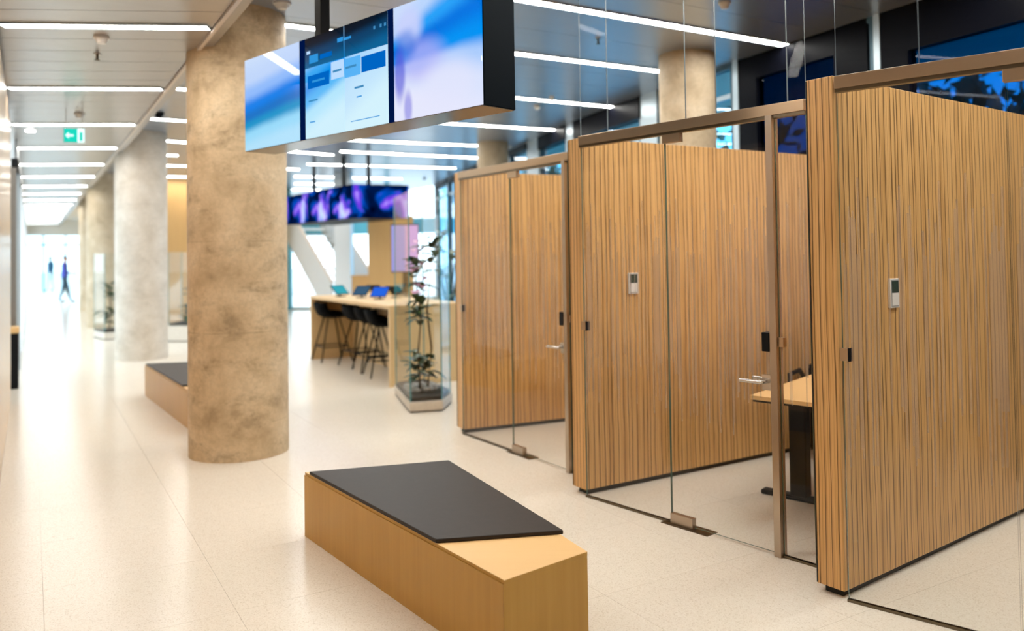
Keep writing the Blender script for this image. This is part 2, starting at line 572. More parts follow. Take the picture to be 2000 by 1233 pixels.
# far right glazing
A, B = (-8.1, 24.5), (-2.2, 24.05)
wf = struct('window_3', (*A, 0), ang(A, B))
L = dist(A, B)
for x in [i * L / 4 for i in range(5)]:
    MB().box(x - .06, x + .06, -.08, .08, 0, HC).build('mullion', TEALP if 0 < x < L - .1 else ALU, wf)
for i in range(4):
    MB().box(i * L / 4 + .06, (i + 1) * L / 4 - .06, -.05, .05, 2.2, 2.66).build('spandrel', TEALP, wf)
    MB().pane(i * L / 4 + .06, (i + 1) * L / 4 - .06, -.006, .006, .08, 2.2).build('pane', [GLASS, GEDGE], wf)
    MB().pane(i * L / 4 + .06, (i + 1) * L / 4 - .06, -.006, .006, 2.66, HC).build('pane', [GLASS, GEDGE], wf)
    MB().box(i * L / 4 + .06, (i + 1) * L / 4 - .06, -.05, .05, 0, .08).build('sill', ALU, wf)

# window wall on the right, bay by bay
wn = 3


def bay(a, b, kind, blind=0., pane=None, zt=HC):
    global wn
    L = dist(a, b); r = ang(a, b)
    if kind == 'mullion':
        o = MB().box(0, L, -.10, .06, 0, HC + .02).build('trim_%d' % (wn + 20), ALU, None, False, 0, (*a, 0), r); wn += 1
        return S(o)
    wn += 1
    if kind == 'panel':
        w = struct('wall_panel_%d' % wn, (*a, 0), r)
        x0, x1, z0, z1, gm = pane if pane else (0, 0, 0, 0, None)
        if pane:
            MB().box(0, x0, -.05, .05, 0, HC + .02).build('panel', BLACKP, w)
            MB().box(x1, L, -.05, .05, 0, HC + .02).build('panel', BLACKP, w)
            MB().box(x0, x1, -.05, .05, 0, z0).build('panel', BLACKP, w)
            MB().box(x0, x1, -.05, .05, z1, HC + .02).build('panel', BLACKP, w)
            MB().pane(x0, x1, -.006, .006, z0, z1).build('pane', [gm, BLACKP], w)
        else:
            MB().box(0, L, -.05, .05, 0, HC + .02).build('panel', BLACKP, w)
        return w
    w = struct('window_%d' % wn, (*a, 0), r)
    zt = HC - blind
    MB().box(0, L, -.05, .05, 0, .08).build('sill', ALUD, w)
    if blind:
        MB().box(0, L, -.10, .08, zt, HC + .02).build('blind_box', BLACKP, w)
    else:
        MB().box(0, L, -.05, .05, zt - .05, HC + .02).build('head_rail', ALUD, w); zt -= .05
    MB().box(0, .05, -.05, .05, .08, zt).build('frame', ALUD, w)
    if L > .4:
        MB().box(L - .05, L, -.05, .05, .08, zt).build('frame', ALUD, w)
        MB().box(.05, L - .05, -.04, .04, zt - .32, zt - .27).build('transom', ALU, w)
    MB().pane(.02, L - .02, -.006, .006, .08, zt).build('pane', [GLASS_TINT, ALUD], w)
    return w

bay((6.5, -.1), (4.66, 3.89), 'panel')
a, b = (4.66, 3.89), (3.222, 6.994)
La = dist(a, b)
bay(a, b, 'panel', pane=(La - 1.7, La - .27, .9, 3.22, GLASS_BLUE))
bay((3.222, 6.994), (3.196, 7.052), 'mullion')
bay((3.196, 7.052), (3.164, 7.12), 'window')
a, b = (3.164, 7.12), (2.47, 8.667)
bay(a, b, 'panel', pane=(.38, 1.42, .9, 3.36, GLASS_NAVY))
bay((2.47, 8.667), (2.438, 8.749), 'mullion')
bay((2.438, 8.749), (1.889, 10.24), 'window')
bay((1.889, 10.24), (1.744, 10.633), 'mullion')
bay((1.744, 10.633), (1.031, 12.571), 'window', .28)
bay((1.031, 12.571), (.93, 12.92), 'mullion')
bay((.93, 12.92), (.542, 14.292), 'window', .22)
bay((.542, 14.292), (.351, 14.968), 'mullion')
pts = [(.351, 14.968), (-.02, 16.28), (-.60, 18.3), (-1.15, 20.25), (-1.70, 22.2), (-2.2, 24.0)]
for p, q in zip(pts, pts[1:]):
    d = dist(p, q); t = .16 / d
    m_ = (q[0] + (p[0] - q[0]) * t, q[1] + (p[1] - q[1]) * t)
    bay(p, m_, 'window', .12)
    bay(m_, q, 'mullion')

# ------------------------------------------------------------------ outdoors
S(MB().box(-90, 90, -60, 110, -.30, -.14).build('ground', PAVE))
rng = random.Random(3)


def tree(x, y, h, r, label, n=900, leaf=.16):
    t = thing('tree', label, 'tree', (x, y, -.14), 0, 'trees outside the window wall')
    MB().tube([(0, 0, 0), (.03, .02, h * .3), (-.02, .03, h * .6), (.02, 0, h * .85)], [.11, .09, .06, .03], 8).build('trunk', BARK, t, True)
    mb = MB()
    for _ in range(n):
        p = Vector((rng.gauss(0, 1), rng.gauss(0, 1), rng.gauss(0, 1))).normalized() * (rng.random() ** .4)
        c = Vector((p.x * r, p.y * r, h * .62 + p.z * h * .38))
        a = Vector((rng.gauss(0, 1), rng.gauss(0, 1), rng.gauss(0, 1))).normalized()
        b = a.cross(Vector((rng.gauss(0, 1), rng.gauss(0, 1), rng.gauss(0, 1)))).normalized()
        s_ = leaf * (.6 + .8 * rng.random())
        mb.add([c - a * s_, c - b * s_ * .45, c + a * s_, c + b * s_ * .45], [(0, 1, 2, 3)])
    o = mb.build('foliage', GREEND, t); o['kind'] = 'stuff'
    return t

tree(3.75, 13.2, 7.6, 2.0, 'leafy tree outside the tall window beside the thick window column')
tree(2.5, 17.5, 7.8, 2.1, 'leafy tree outside the window with the black blind box')
tree(1.3, 24.5, 7.0, 2.2, 'distant leafy tree outside the far end of the window wall')
tree(6.0, 10.5, 5.0, 1.2, 'dark tree behind the blue glass above the front booth', 600)
tree(-.2, 29.5, 6.0, 2.0, 'leafy tree beyond the glass at the far corner of the hall')

# ------------------------------------------------------------------ columns
def column(x, y, r, h, mat, label, cat='column'):
    t = MB().cyl(0, 0, r, 0, h, 64).build('concrete_column', mat, None, True, 0, (x, y, 0), random.random() * 6)
    tag(t, label, cat, 'round concrete columns', 'thing')
    return t

column(-2.265, 6.77, .393, HC, CONC_WARM, 'thick stained concrete column between the wooden bench and the hanging screen')
column(-5.93, 13.10, .388, HC, CONC_PALE, 'pale grey concrete column second in the corridor row')
column(-9.60, 19.30, .388, HC, CONC_TAN, 'tan concrete column third in the corridor row')
column(-12.95, 25.3, .388, HC, CONC_TAN, 'small distant concrete column last in the corridor row')
column(1.825, 8.40, .285, HC, CONC_TAN, 'slim concrete column rising behind the middle booth by the windows')
column(-.325, 14.85, .285, HC, CONC_TAN, 'slim distant concrete column above the far booth')

# ------------------------------------------------------------------ linear lights
LW = .10


def strip_light(a, b, z, label, group):
    L = dist(a, b)
    t = thing('strip_light', label, 'light', (*a, z), ang(a, b), group)
    hb = MB()
    hb.box(0, L, -LW / 2 - .012, -LW / 2, -.012, .0).box(0, L, LW / 2, LW / 2 + .012, -.012, .0)
    hb.box(-.012, 0, -LW / 2 - .012, LW / 2 + .012, -.012, 0).box(L, L + .012, -LW / 2 - .012, LW / 2 + .012, -.012, 0)
    hb.build('housing', ALU, t)
    MB().box(0, L, -LW / 2, LW / 2, -.009, 0).build('diffuser', STRIP, t)
    return t

ORD = ['first', 'second', 'third', 'fourth', 'fifth', 'sixth', 'seventh', 'eighth', 'ninth', 'tenth', 'eleventh', 'twelfth', 'thirteenth', 'fourteenth', 'fifteenth', 'sixteenth']
for k in range(-1, 16):
    ur = 6.11 + 2.443 * k
    lab = 'white strip light across the corridor ceiling, %s in view going down the corridor' % ORD[k] if k >= 0 else 'white strip light across the corridor ceiling, %s behind the camera' % ORD[-k - 1]
    strip_light(cor(ur, -.17), cor(ur, 1.10), HL, lab, 'corridor strip lights' if k >= 0 else 'corridor strip lights behind the camera')
main = [((.15 - 1.9, 6.453 - 1.15), (2.70, 7.985), 'long strip light running over the front booths to the black wall panels'),
        ((.068 - 2.2, 8.164 - 1.25), (1.681, 9.082), 'strip light ending just left of the thick window column'),
        ((.079 - 2.0, 10.521 - 1.16), (1.43, 11.302), 'strip light beside the right end of the hanging screen, second below the long one'),
        ((-2.4, 11.80), (.721, 13.358), 'strip light emerging under the black end of the hanging screen'),
        ((-3.6, 13.80), (-.613, 15.192), 'strip light directly below the long bottom edge of the hanging screen'),
        ((-3.275, 15.716), (-.55, 17.22), 'strip light under the hanging screen reaching the slim distant column'),
        ((-4.445, 17.83), (-1.296, 19.154), 'strip light just above the black rods of the far screen, longest of the rear rows'),
        ((-5.446, 20.546), (-2.897, 21.685), 'rear strip light over the far screen, upper of the three stacked rows'),
        ((-5.988, 22.583), (-3.18, 23.788), 'rear strip light over the far screen, middle of the three stacked rows'),
        ((-6.75, 24.6), (-4.3, 25.6), 'rear strip light over the far screen, lowest of the three stacked rows'),
        ((-3.934, 9.629), (-1.4, 11.1), 'strip light starting beside the stained column, highest in the gap to its left'),
        ((-5.147, 11.70), (-2.95, 12.95), 'strip light above the pale column in the gap, second from the top'),
        ((-6.05, 13.76), (-3.542, 16.26), 'strip light ending right of the stained column below the screen'),
        ((-6.95, 15.80), (-6.511, 15.97), 'short strip light in the gap between the two front corridor columns'),
        ((-7.75, 17.55), (-4.9, 18.9), 'strip light low in the gap between the two front corridor columns'),
        ((-8.75, 20.0), (-6.2, 21.2), 'strip light over the timber wall in the gap between columns'),
        ((-9.4, 21.5), (-6.6, 21.93), 'strip light lowest in the gap, grazing the top of the timber wall')]
for a, b, lab in main:
    strip_light(a, b, HC, lab, 'hall strip lights')
for i, u_ in enumerate((3.4, 1.35)):
    strip_light(uv(u_, 1.55), uv(u_, fac_v(u_) - .3), HC, 'hall strip light outside the view, row %s before the long one' % ORD[i], 'hall strip lights out of view')

for i, (u_, v0, v1) in enumerate(((2.45, 3.3, 6.2), (.4, 3.4, 6.2))):  # unseen strips added to brighten the booth interiors
    strip_light(uv(u_, v0), uv(u_, v1), HC, 'added strip light brightening the booths from outside the view, number %s from the window side' % ORD[i], 'added booth strip lights out of view')

# ceiling fittings
def detector(x, y, z, label, r=.055, mat=WHITE, g='smoke detectors'):
    t = thing('smoke_detector', label, 'smoke detector', (x, y, z), 0, g)
    MB().cyl(0, 0, r, -.015, 0, 24).build('base', mat, t, True)
    MB().cyl(0, 0, r * .55, -.05, -.015, 24, 0, r * .85).build('sensor_head', mat, t, True)

detector(-3.034, 6.061, HL, 'round white smoke detector between the first two corridor strip lights')
detector(-4.894, 9.27, HL, 'round white smoke detector on the corridor ceiling above the exit sign')
detector(.377, 11.174, HC, 'small white detector on the hall ceiling right of the hanging screen')
detector(.543, 10.558, HC, 'tiny white detector beside the third long hall strip light', .04)
detector(-2.294, 21.635, HC, 'white round detector on the ceiling above the glass planter')
detector(-1.79, 6.43, HC, 'white detector touching the top right of the stained column', .07)
detector(-.023, 15.333, HC, 'tiny white detector beside the slim distant column', .05)
detector(1.751, 6.598, HC, 'white detector on the ceiling above the middle booth', .05)


def sprinkler(x, y, z, label):
    t = thing('sprinkler', label, 'sprinkler', (x, y, z), 0, 'ceiling sprinklers')
    MB().cyl(0, 0, .03, -.008, 0, 20).build('escutcheon', STEEL, t, True)
    MB().cyl(0, 0, .011, -.05, -.008, 12).build('nozzle', DARKSTEEL, t, True)
    MB().cyl(0, 0, .02, -.056, -.05, 16).build('deflector', DARKSTEEL, t)

sprinkler(-3.318, 6.561, HL, 'dark sprinkler head just behind the corridor smoke detector')
sprinkler(.836, 7.658, HC, 'small dark sprinkler between the first and second hall strip lights')
t = thing('dome_camera', 'small black dome camera on the ceiling left of the stained column', 'camera', (-4.844, 11.249, HC))
MB().cyl(0, 0, .07, -.03, 0, 20).build('base', BLACK, t, True)
MB().ball((0, 0, -.03), (.055, .055, .05), 16, 10).build('dome', BLACKP, t, True)
t = thing('ceiling_spot', 'small glowing spotlight beside the left glazing head', 'light', (*uv(12.1, .0), HL))
MB().cyl(0, 0, .07, -.006, 0, 20).build('trim_ring', ALU, t, True)
MB().cyl(0, 0, .055, -.010, -.006, 20).build('lamp', STRIP, t, True)

# exit sign
SG = emit('exit_green', (.01, .55, .42), 1.3)
SWH = emit('exit_white', (.75, 1., .95), 1.5)
t = thing('exit_sign', 'green and white illuminated exit sign hanging in the corridor', 'sign', (-4.776, 8.939, 2.87), ang((0, 0), (.95, .31)))
MB().box(-.105, .105, -.012, .012, 0, .16).build('housing', ALU, t, False, .002)
MB().box(-.10, .035, -.0145, -.012, .005, .155).build('green_panel', SG, t)
MB().box(.035, .10, -.0145, -.012, .005, .155).build('white_panel', SWH, t)
mb = MB()
mb.add([(-.085, -.0155, .08), (-.05, -.0155, .045), (-.05, -.0155, .07), (-.005, -.0155, .07), (-.005, -.0155, .09), (-.05, -.0155, .09), (-.05, -.0155, .115)], [(0, 1, 2, 3, 4, 5, 6)])
mb.build('arrow', SWH, t)
mb = MB()
mb.add([(.055, -.0155, .02), (.085, -.0155, .02), (.085, -.0155, .12), (.055, -.0155, .12)], [(0, 1, 2, 3)])
mb.build('doorway_symbol', SG, t)
for x in (-.08, .08):
    MB().cyl(x, 0, .004, .16, HL - 2.87, 8).build('hanger', STEEL, t)

# ------------------------------------------------------------------ meeting booths
def partition(a, d, L, h, label):
    t = thing('wooden_partition', label, 'partition', (*a, 0), math.atan2(d[1], d[0]), 'zebrano partitions')
    MB().box(0, L, 0, .14, .035, h).build('panel', ZEB, t, False, .003)
    MB().box(.03, L - .02, .025, .115, 0, .035).build('plinth', RUBBER, t)
    MB().box(-.004, .0, .134, .138, .04, h - .005).build('end_groove', RUBBER, t)
    return t

P3 = partition((1.486, 3.757), (.80, .597), 2.93, 2.393, 'striped wooden partition of the front booth with a white control')
P2 = partition((.459, 5.400), (.85, .526), 3.10, 2.352, 'striped wooden partition of the middle booth facing the table')
P1 = partition((-.457, 7.300), (.906, .423), 2.10, 2.325, 'striped wooden partition of the far booth, beside the glass planter')


def booth_front(a, d, h, xh, xs, xe, label, top_joints, lock_z=1.11, clear=0.006):
    """glass front; local x runs along it: fixed pane 0..xh, door xh..xs, jamb post at xs, side pane to xe"""
    t = thing('glass_screen', label, 'glass partition', (*a, 0), math.atan2(d[1], d[0]), 'frameless glass booth fronts')
    mb = MB().box(0, xe, -.025, .025, h - .058, h)
    mb.build('top_rail', BRONZE, t, False, .002)
    MB().box(.0, xe, -.018, .018, h - .074, h - .058).build('rail_channel', DARKSTEEL, t)
    MB().box(0.0, xh, -.011, .011, 0, .012).build('floor_track', DARKSTEEL, t)
    MB().box(xs + .04, xe, -.011, .011, 0, .012).build('floor_track', DARKSTEEL, t)
    zt = h - .07

    def pane(x0, x1, z0, z1, film=True, name='fixed_pane'):
        p = MB().pane(x0, x1, -.005, .005, z0, z1).build(name, [GLASS, GEDGE], t)
        if film:
            MB().add([(x0 + .01, -.0062, .55), (x1 - .01, -.0062, .55), (x1 - .01, -.0062, 1.95), (x0 + .01, -.0062, 1.95)], [(0, 1, 2, 3)]).build('privacy_film', FILM, p)
        return p
    pane(.004, xh - .003, .012, zt)
    dr = pane(xh + .003, xs - .004, .012, zt - .003, name='glass_door')
    if xe - xs > .06:
        pane(xs + .042, xe - .003, .012, zt, name='side_pane')
    MB().box(xs, xs + .04, -.03, .03, 0, h - .058).build('jamb_post', JAMB, t, False, .002)
    # fittings on the door leaf
    MB().box(xh, xh + .16, -.018, .018, .004, .062).build('floor_hinge', JAMB, dr, False, .002)
    MB().box(xh - .05, xh + .28, -.045, .055, -.004, .0035).build('hinge_plate', DARKSTEEL, dr)
    MB().box(xh - .01, xh + .12, -.017, .017, zt - .055, zt + .008).build('top_pivot', BRONZE, dr, False, .002)
    hd = MB()
    hz = .9
    hd.box(xs - .06, xs - .004, -.016, -.005, hz - .045, hz + .035)
    hd.tube([(xs - .035, -.012, hz), (xs - .035, -.055, hz), (xs - .05, -.062, hz), (xs - .165, -.062, hz)], .010, 10)
    hd.tube([(xs - .035, .012, hz), (xs - .035, .055, hz), (xs - .05, .062, hz), (xs - .165, .062, hz)], .010, 10)
    hd.box(xs - .06, xs - .004, .005, .016, hz - .045, hz + .035)
    hd.build('lever_handle', STEEL, dr, True)
    MB().box(xs - .045, xs - .001, -.035, .035, lock_z - .05, lock_z + .05).build('lock_case', BLACK, dr, False, .003)
    MB().box(xs + .042, xs + .072, -.016, .016, lock_z - .022, lock_z + .028).build('strike_plate', BRONZE, t, False, .001)
    cp = MB().box(-.006, .036, -.016, .016, 1.085, 1.142)
    cp.build('pane_clip', BRONZE, t, False, .002)
    MB().box(.030, .040, -.0165, .0165, 1.084, 1.143).build('clip_gasket', BLACK, t)
    js = [0.] + list(top_joints) + [xe] if top_joints else []
    for p, q in zip(js, js[1:]):
        if q - p > .05:
            MB().pane(p + .002, q - .002, -.003, .003, h, HC - .014).build('transom_pane', [GLASS_AR, GEDGE_PALE], t)
    return t

booth_front((1.496, 3.744), (.754, -.657), 2.383, .678, 1.40, 1.72, 'frameless glass front of the front booth cut by the picture edge', (.355, .9, 1.4))
booth_front((.462, 5.380), (.643, -.765), 2.355, .703, 1.395, 1.618, 'frameless glass front of the middle booth with steel jamb and black lock', (.243, .86, 1.071, 1.513))
booth_front((-.455, 7.285), (.546, -.837), 2.322, .81, 1.545, 1.66, 'frameless glass front of the far booth with small lever handle', None)


def control(parent_loc, d, x, z, label):
    r = math.atan2(d[1], d[0])
    loc = (parent_loc[0] + d[0] * x, parent_loc[1] + d[1] * x, z)
    t = thing('room_control', label, 'thermostat', loc, r, 'white wall controls')
    MB().box(-.044, .044, -.014, 0, -.072, .072).build('frame', WHITE, t, False, .003)
    MB().box(-.030, .030, -.0165, -.013, .004, .060).build('display', plain('lcd', (.03, .06, .05), .15), t)
    MB().box(-.030, .030, -.0165, -.013, -.060, .001).build('button', WHITE, t, False, .001)
    MB().box(-.036, .036, -.0145, -.0138, -.066, .066).build('frame_groove', plain('grey_groove', (.35, .35, .35), .5), t)

control((1.486, 3.757), (.80, .597), .480, 1.371, 'white control with dark display on the front booth partition')
control((.459, 5.400), (.85, .526), .425, 1.376, 'white control with dark display on the middle booth partition')

# table and chair inside the middle booth
t = thing('meeting_table', 'wooden meeting table on a black column inside the middle booth', 'table', (1.80, 5.24, 0))
d1, d2 = (.715, -.70), (.645, .765)
c0 = (1.385 - 1.80, 4.837 - 5.24)


def tp(a, b): return (c0[0] + d1[0] * a + d2[0] * b, c0[1] + d1[1] * a + d2[1] * b)
MB().prism([tp(0, 0), tp(.74, 0), tp(.74, 1.35), tp(0, 1.35)], .715, .74).build('tabletop', OAK_LIT, t, False, .002)
MB().prism([tp(.012, .012), tp(.728, .012), tp(.728, 1.338), tp(.012, 1.338)], .702, .715).build('under_edge', BLACK, t)


def bar(l0, l1, w, z0, z1): return [(d1[0] * a + d2[0] * b, d1[1] * a + d2[1] * b) for a, b in ((l0, -w), (l1, -w), (l1, w), (l0, w))], z0, z1
MB().prism(*bar(-.045, .065, .045, .03, .67)).build('column', BLACK, t, False, .006)
MB().prism(*bar(-.25, .36, .04, 0, .032)).build('foot', BLACK, t, False, .012)
MB().prism(*bar(-.22, .30, .03, .665, .702)).build('support_arm', BLACK, t)
t = thing('meeting_chair', 'black chair behind the meeting table in the middle booth', 'chair', (2.40, 6.22, 0), math.radians(-35))
MB().prism([(-.24, -.22), (.24, -.22), (.22, .22), (-.22, .22)], .44, .48).build('seat', BLACK, t, False, .015)
MB().prism([(-.23, .20), (.23, .20), (.22, .24), (-.22, .24)], .52, .68).build('backrest', BLACK, t, False, .012)
for sx in (-1, 1):
    MB().tube([(sx * .22, .2, .50), (sx * .27, .12, .64), (sx * .27, -.14, .64), (sx * .25, -.2, .46)], .018, 8).build('armrest', BLACK, t, True)
    MB().tube([(sx * .20, -.18, .45), (sx * .22, -.22, 0)], .012, 8).build('leg', BLACK, t, True)
    MB().tube([(sx * .20, .18, .45), (sx * .22, .24, 0)], .012, 8).build('leg', BLACK, t, True)

# ------------------------------------------------------------------ benches
def bench(label, ex=0.):
    t = thing('bench', label, 'bench', (-1.209, 4.713, 0), 0, 'angular wooden benches')
    o = (-1.209, 4.713)
    q = [(-1.209, 4.713), (-.053, 3.123), (.291, 3.410), (-.396, 4.883)]
    q = [(x - o[0], y - o[1]) for x, y in q]
    ev = (.588 * ex, -.809 * ex)                     # a longer bench pushes its near end out
    q[1] = (q[1][0] + ev[0], q[1][1] + ev[1]); q[2] = (q[2][0] + ev[0], q[2][1] + ev[1])

    def lerp(p, r, k): return (p[0] + (r[0] - p[0]) * k, p[1] + (r[1] - p[1]) * k)
    cx = sum(p[0] for p in q) / 4; cy = sum(p[1] for p in q) / 4
    ins = [lerp(p, (cx, cy), .02) for p in q]
    names = ['front_panel', 'end_panel', 'back_panel', 'head_panel']
    for i, nm in enumerate(names):
        a, b = q[i], q[(i + 1) % 4]
        ai, bi = lerp(a, (cx, cy), .04), lerp(b, (cx, cy), .04)
        MB().prism([lerp(a, b, .001), lerp(b, a, .001), bi, ai], 0, .345).build(nm, OAK_SHADED, t)
    dn = (q[1][1] - q[0][1], q[0][0] - q[1][0]); ln = math.hypot(*dn); sg = -.006 / ln
    back = [(p[0] + dn[0] * sg, p[1] + dn[1] * sg) for p in q[:2]]
    if (back[0][0] - cx) ** 2 + (back[0][1] - cy) ** 2 > (q[0][0] - cx) ** 2 + (q[0][1] - cy) ** 2:
        back = [(p[0] - dn[0] * sg, p[1] - dn[1] * sg) for p in q[:2]]
    MB().prism(ins, .340, .347).build('shadow_gap', BLACK, t)
    MB().prism([back[0], back[1], q[2], q[3]], .3455, .360, 0, 1).build('top_board', [OAK_LIT, OAK_SHADED], t)
    c = [(-1.166, 4.66), (-.345, 3.53), (.206, 3.622), (-.393, 4.868)]
    c[1] = (c[1][0] + ev[0], c[1][1] + ev[1]); c[2] = (c[2][0] + ev[0], c[2][1] + ev[1])
    MB().prism([(x - o[0], y - o[1]) for x, y in c], .3605, .379).build('seat_pad', LEATHER, t, False, .004)
    return t

b1 = bench('angular oak bench with charcoal pad on the open floor before the booths')
b2 = bench('angular oak bench half hidden behind the stained concrete column', .55)
b2.location = (-4.296, 9.56, 0); b2.rotation_euler = (0, 0, math.radians(-2.5))

# black cabinet by the left wall
t = thing('low_cabinet', 'narrow black cabinet with pale wooden top beside the left glazing', 'cabinet', (*uv(11.9, -.20), 0), UDIR)
MB().box(0, .28, -.07, .09, .0, .69).build('body', BLACK, t, False, .003)
MB().box(-.01, .29, -.08, .09, .69, .76).build('top', OAK_LIT, t, False, .003)
MB().box(.14, .146, -.073, -.069, .03, .68).build('door_gap', RUBBER, t)

# ------------------------------------------------------------------ hanging screens
A, B = (-1.852, 5.696), (-.140, 4.031)
ZB, HS, DS = 2.328, .643, .235
t = thing('hanging_screen', 'black ceiling hung sign box with four bright blue screens', 'screen', (*A, ZB), ang(A, B))
MB().box(0, 2.394, .012, DS, .004, HS).build('housing', DARKMETAL, t, False, .003)
MB().box(.004, 2.39, .004, DS - .004, 0, .004).build('underside', SIGNBOT, t)
W = (.70, .82, 1.0)
scr_l = m_screen('screen_left_picture', [(.0, (.45, .78, 1)), (.14, (.32, .72, .98)), (.25, (.0, .30, .62)), (.34, (.0, .17, .60)), (.44, (.0, .22, .85)), (.58, (.30, .52, 1)), (.72, (.55, .70, 1)), (1., (.64, .78, 1))], -.16, 1.5, .06, 1.0)
scr_r = m_screen('screen_right_picture', [(.0, (.80, .82, 1)), (.20, (.70, .78, 1)), (.33, (.42, .62, 1)), (.42, (.0, .30, .92)), (.56, (.0, .18, .78)), (.68, (.02, .36, .95)), (.84, (.50, .68, 1)), (1., (.60, .74, 1))], 0, 0, .06, 1.0,
                 [(.13, .50, .16, .15, (.60, .66, 1), .9), (.24, .30, .26, .16, (.50, .45, .95), .6), (.10, .40, .14, .12, (.0, .16, .75), .6), (.05, .25, .07, .20, (.10, .10, .72), .75), (.12, .06, .05, .13, (.16, .14, .75), .6), (.45, .14, .3, .2, (.78, .80, 1), .7)],
                 fan=(.365, .16, .10, .22))
MENU = [(.0, (.62, .88, 1)), (.22, (.45, .80, 1)), (.36, (.08, .48, .95)), (.50, (.0, .28, .85)), (.62, (.05, .40, .92)), (.80, (.30, .62, 1)), (1., (.40, .66, 1))]
scr_a = m_screen('screen_menu_picture', MENU, -.55, 1.65, .04, 1.0)
scr_b = m_screen('screen_menu_picture_right', [(.0, (.66, .90, 1)), (.30, (.55, .80, 1)), (.62, (.42, .70, 1)), (.78, (.08, .46, .95)), (1., (.05, .40, .92))], -.75, 1.65, .04, 1.0)
NAVY = emit('ui_navy', (.0, .012, .05), 1.0)
UIB = emit('ui_blue', (.0, .13, .55), 1.0)
UIM = emit('ui_mid_blue', (.03, .30, .72), 1.0)
UIL = emit('ui_light', (.50, .72, 1.), 1.0)
UIG = emit('ui_grey_blue', (.05, .25, .50), 1.0)


def screen(x0, x1, mat, z0=.006, z1=HS - .006):
    p = MB().box(0, x1 - x0, 0, .012, 0, z1 - z0).build('display', mat, t, False, 0, (x0, 0, z0))
    return p
screen(.004, .714, scr_l)
p4 = screen(1.690, 2.388, scr_r)
p2 = screen(.782, 1.206, scr_a)
p3 = screen(1.215, 1.636, scr_b)
for x0, x1 in ((.716, .780), (1.638, 1.688)):
    MB().box(x0, x1, .0, .012, .004, HS - .004).build('mullion', emit('bezel_glow', (.0, .012, .10), .6), t)
hh = HS - .012


def ui(p, x0, x1, z0, z1, mat, nm='picture_block', lay=1):
    MB().box(x0, x1, -.0006 * lay, 0, z0, z1).build(nm, mat, p)
UIGLOSS = []
for p, w in ((p2, .426), (p3, .422)):
    ui(p, 0, w, hh * .70, hh, m_screen('menu_header_%d' % len(UIGLOSS), [(0., (.0, .12, .32)), (.45, (.0, .05, .15)), (.8, (.0, .006, .02)), (1., (.0, .003, .01))], -.5 if UIGLOSS else -.2, 5.2, .1, 1., off=-2.25), 'menu_header')
    UIGLOSS.append(p)
ui(p2, .05, .15, hh * .74, hh * .82, UIM, lay=2)
ui(p2, .17, .30, hh * .755, hh * .80, UIB, lay=2)
ui(p2, .02, .06, hh * .84, hh * .87, UIL, lay=2)
ui(p2, .36, .42, hh * .86, hh * .90, UIM, lay=2)
ui(p3, .00, .07, hh * .86, hh * .885, UIM, lay=2)
for x in (.29, .35, .39):
    ui(p3, x, x + .018, hh * .87, hh * .90, UIG, lay=2)
ui(p2, .03, .27, hh * .49, hh * .62, UIB, 'menu_button')
ui(p2, .08, .22, hh * .545, hh * .565, UIM, lay=2)
ui(p2, .29, .426, hh * .52, hh * .69, UIL, 'menu_field')
ui(p2, .31, .40, hh * .585, hh * .605, UIG, lay=2)
ui(p3, .0, .16, hh * .50, hh * .68, emit('ui_field_blue', (.10, .45, .92), 1.), 'menu_field')
ui(p3, .01, .12, hh * .585, hh * .605, UIG, lay=2)
ui(p3, .17, .40, hh * .51, hh * .655, UIB, 'menu_button')
ui(p3, .10, .19, hh * .375, hh * .393, UIG, lay=2)
ui(p3, .12, .17, hh * .29, hh * .302, UIM, lay=2)
ui(p2, .04, .14, hh * .36, hh * .375, UIG, lay=2)
ui(p2, .05, .11, hh * .15, hh * .162, UIM, lay=2)
ui(p3, .06, .34, hh * .075, hh * .082, UIM, lay=2)
for x in (.80, 1.93):
    MB().box(x - .035, x + .035, DS * .5 - .035, DS * .5 + .035, HS, HC - ZB).build('hanging_post', BLACK, t, False, .003)

# far screen
Q1, Q2, Q3 = (-5.25, 19.0), (-3.10, 15.85), (-2.05, 16.35)
Q4 = (Q1[0] + Q3[0] - Q2[0], Q1[1] + Q3[1] - Q2[1])
t = thing('hanging_screen', 'far ceiling hung screen box showing purple pictures above the bar counter', 'screen', (*Q2, 2.31))
loc = [(x - Q2[0], y - Q2[1]) for x, y in (Q1, Q2, Q3, Q4)]
MB().prism(loc, 0, .66).build('housing', DARKMETAL, t)
for a, b, nm in ((Q1, Q2, 0), (Q2, Q3, 1)):
    r = ang(a, b); L = dist(a, b)
    nx, ny = math.sin(r), -math.cos(r)
    n = 3 if nm == 0 else 1
    for i in range(n):
        px = a[0] - Q2[0] + math.cos(r) * L * i / n + nx * .002; py = a[1] - Q2[1] + math.sin(r) * L * i / n + ny * .002
        MB().box(.01, L / n - .01, -.008, 0, .01, .65).build('display', m_mosaic('far_picture_%d_%d' % (nm, i), 1.2, 1.3 + .35 * i), t, False, 0, (px, py, 0), r)
for x, y in ((-4.35, 17.95), (-3.42, 16.62), (-2.85, 16.25)):
    MB().box(x - Q2[0] - .035, x - Q2[0] + .035, y - Q2[1] - .035 + .1, y - Q2[1] + .035 + .1, .66, HC - 2.31).build('hanging_post', BLACK, t)

# ------------------------------------------------------------------ bar counter, stools, tablets
def bx(u, v): return uv(u, v)
t = thing('bar_counter', 'long pale wooden bar counter with black stools tucked under it', 'counter', (*uv(9.25, 3.72), 0), UDIR)
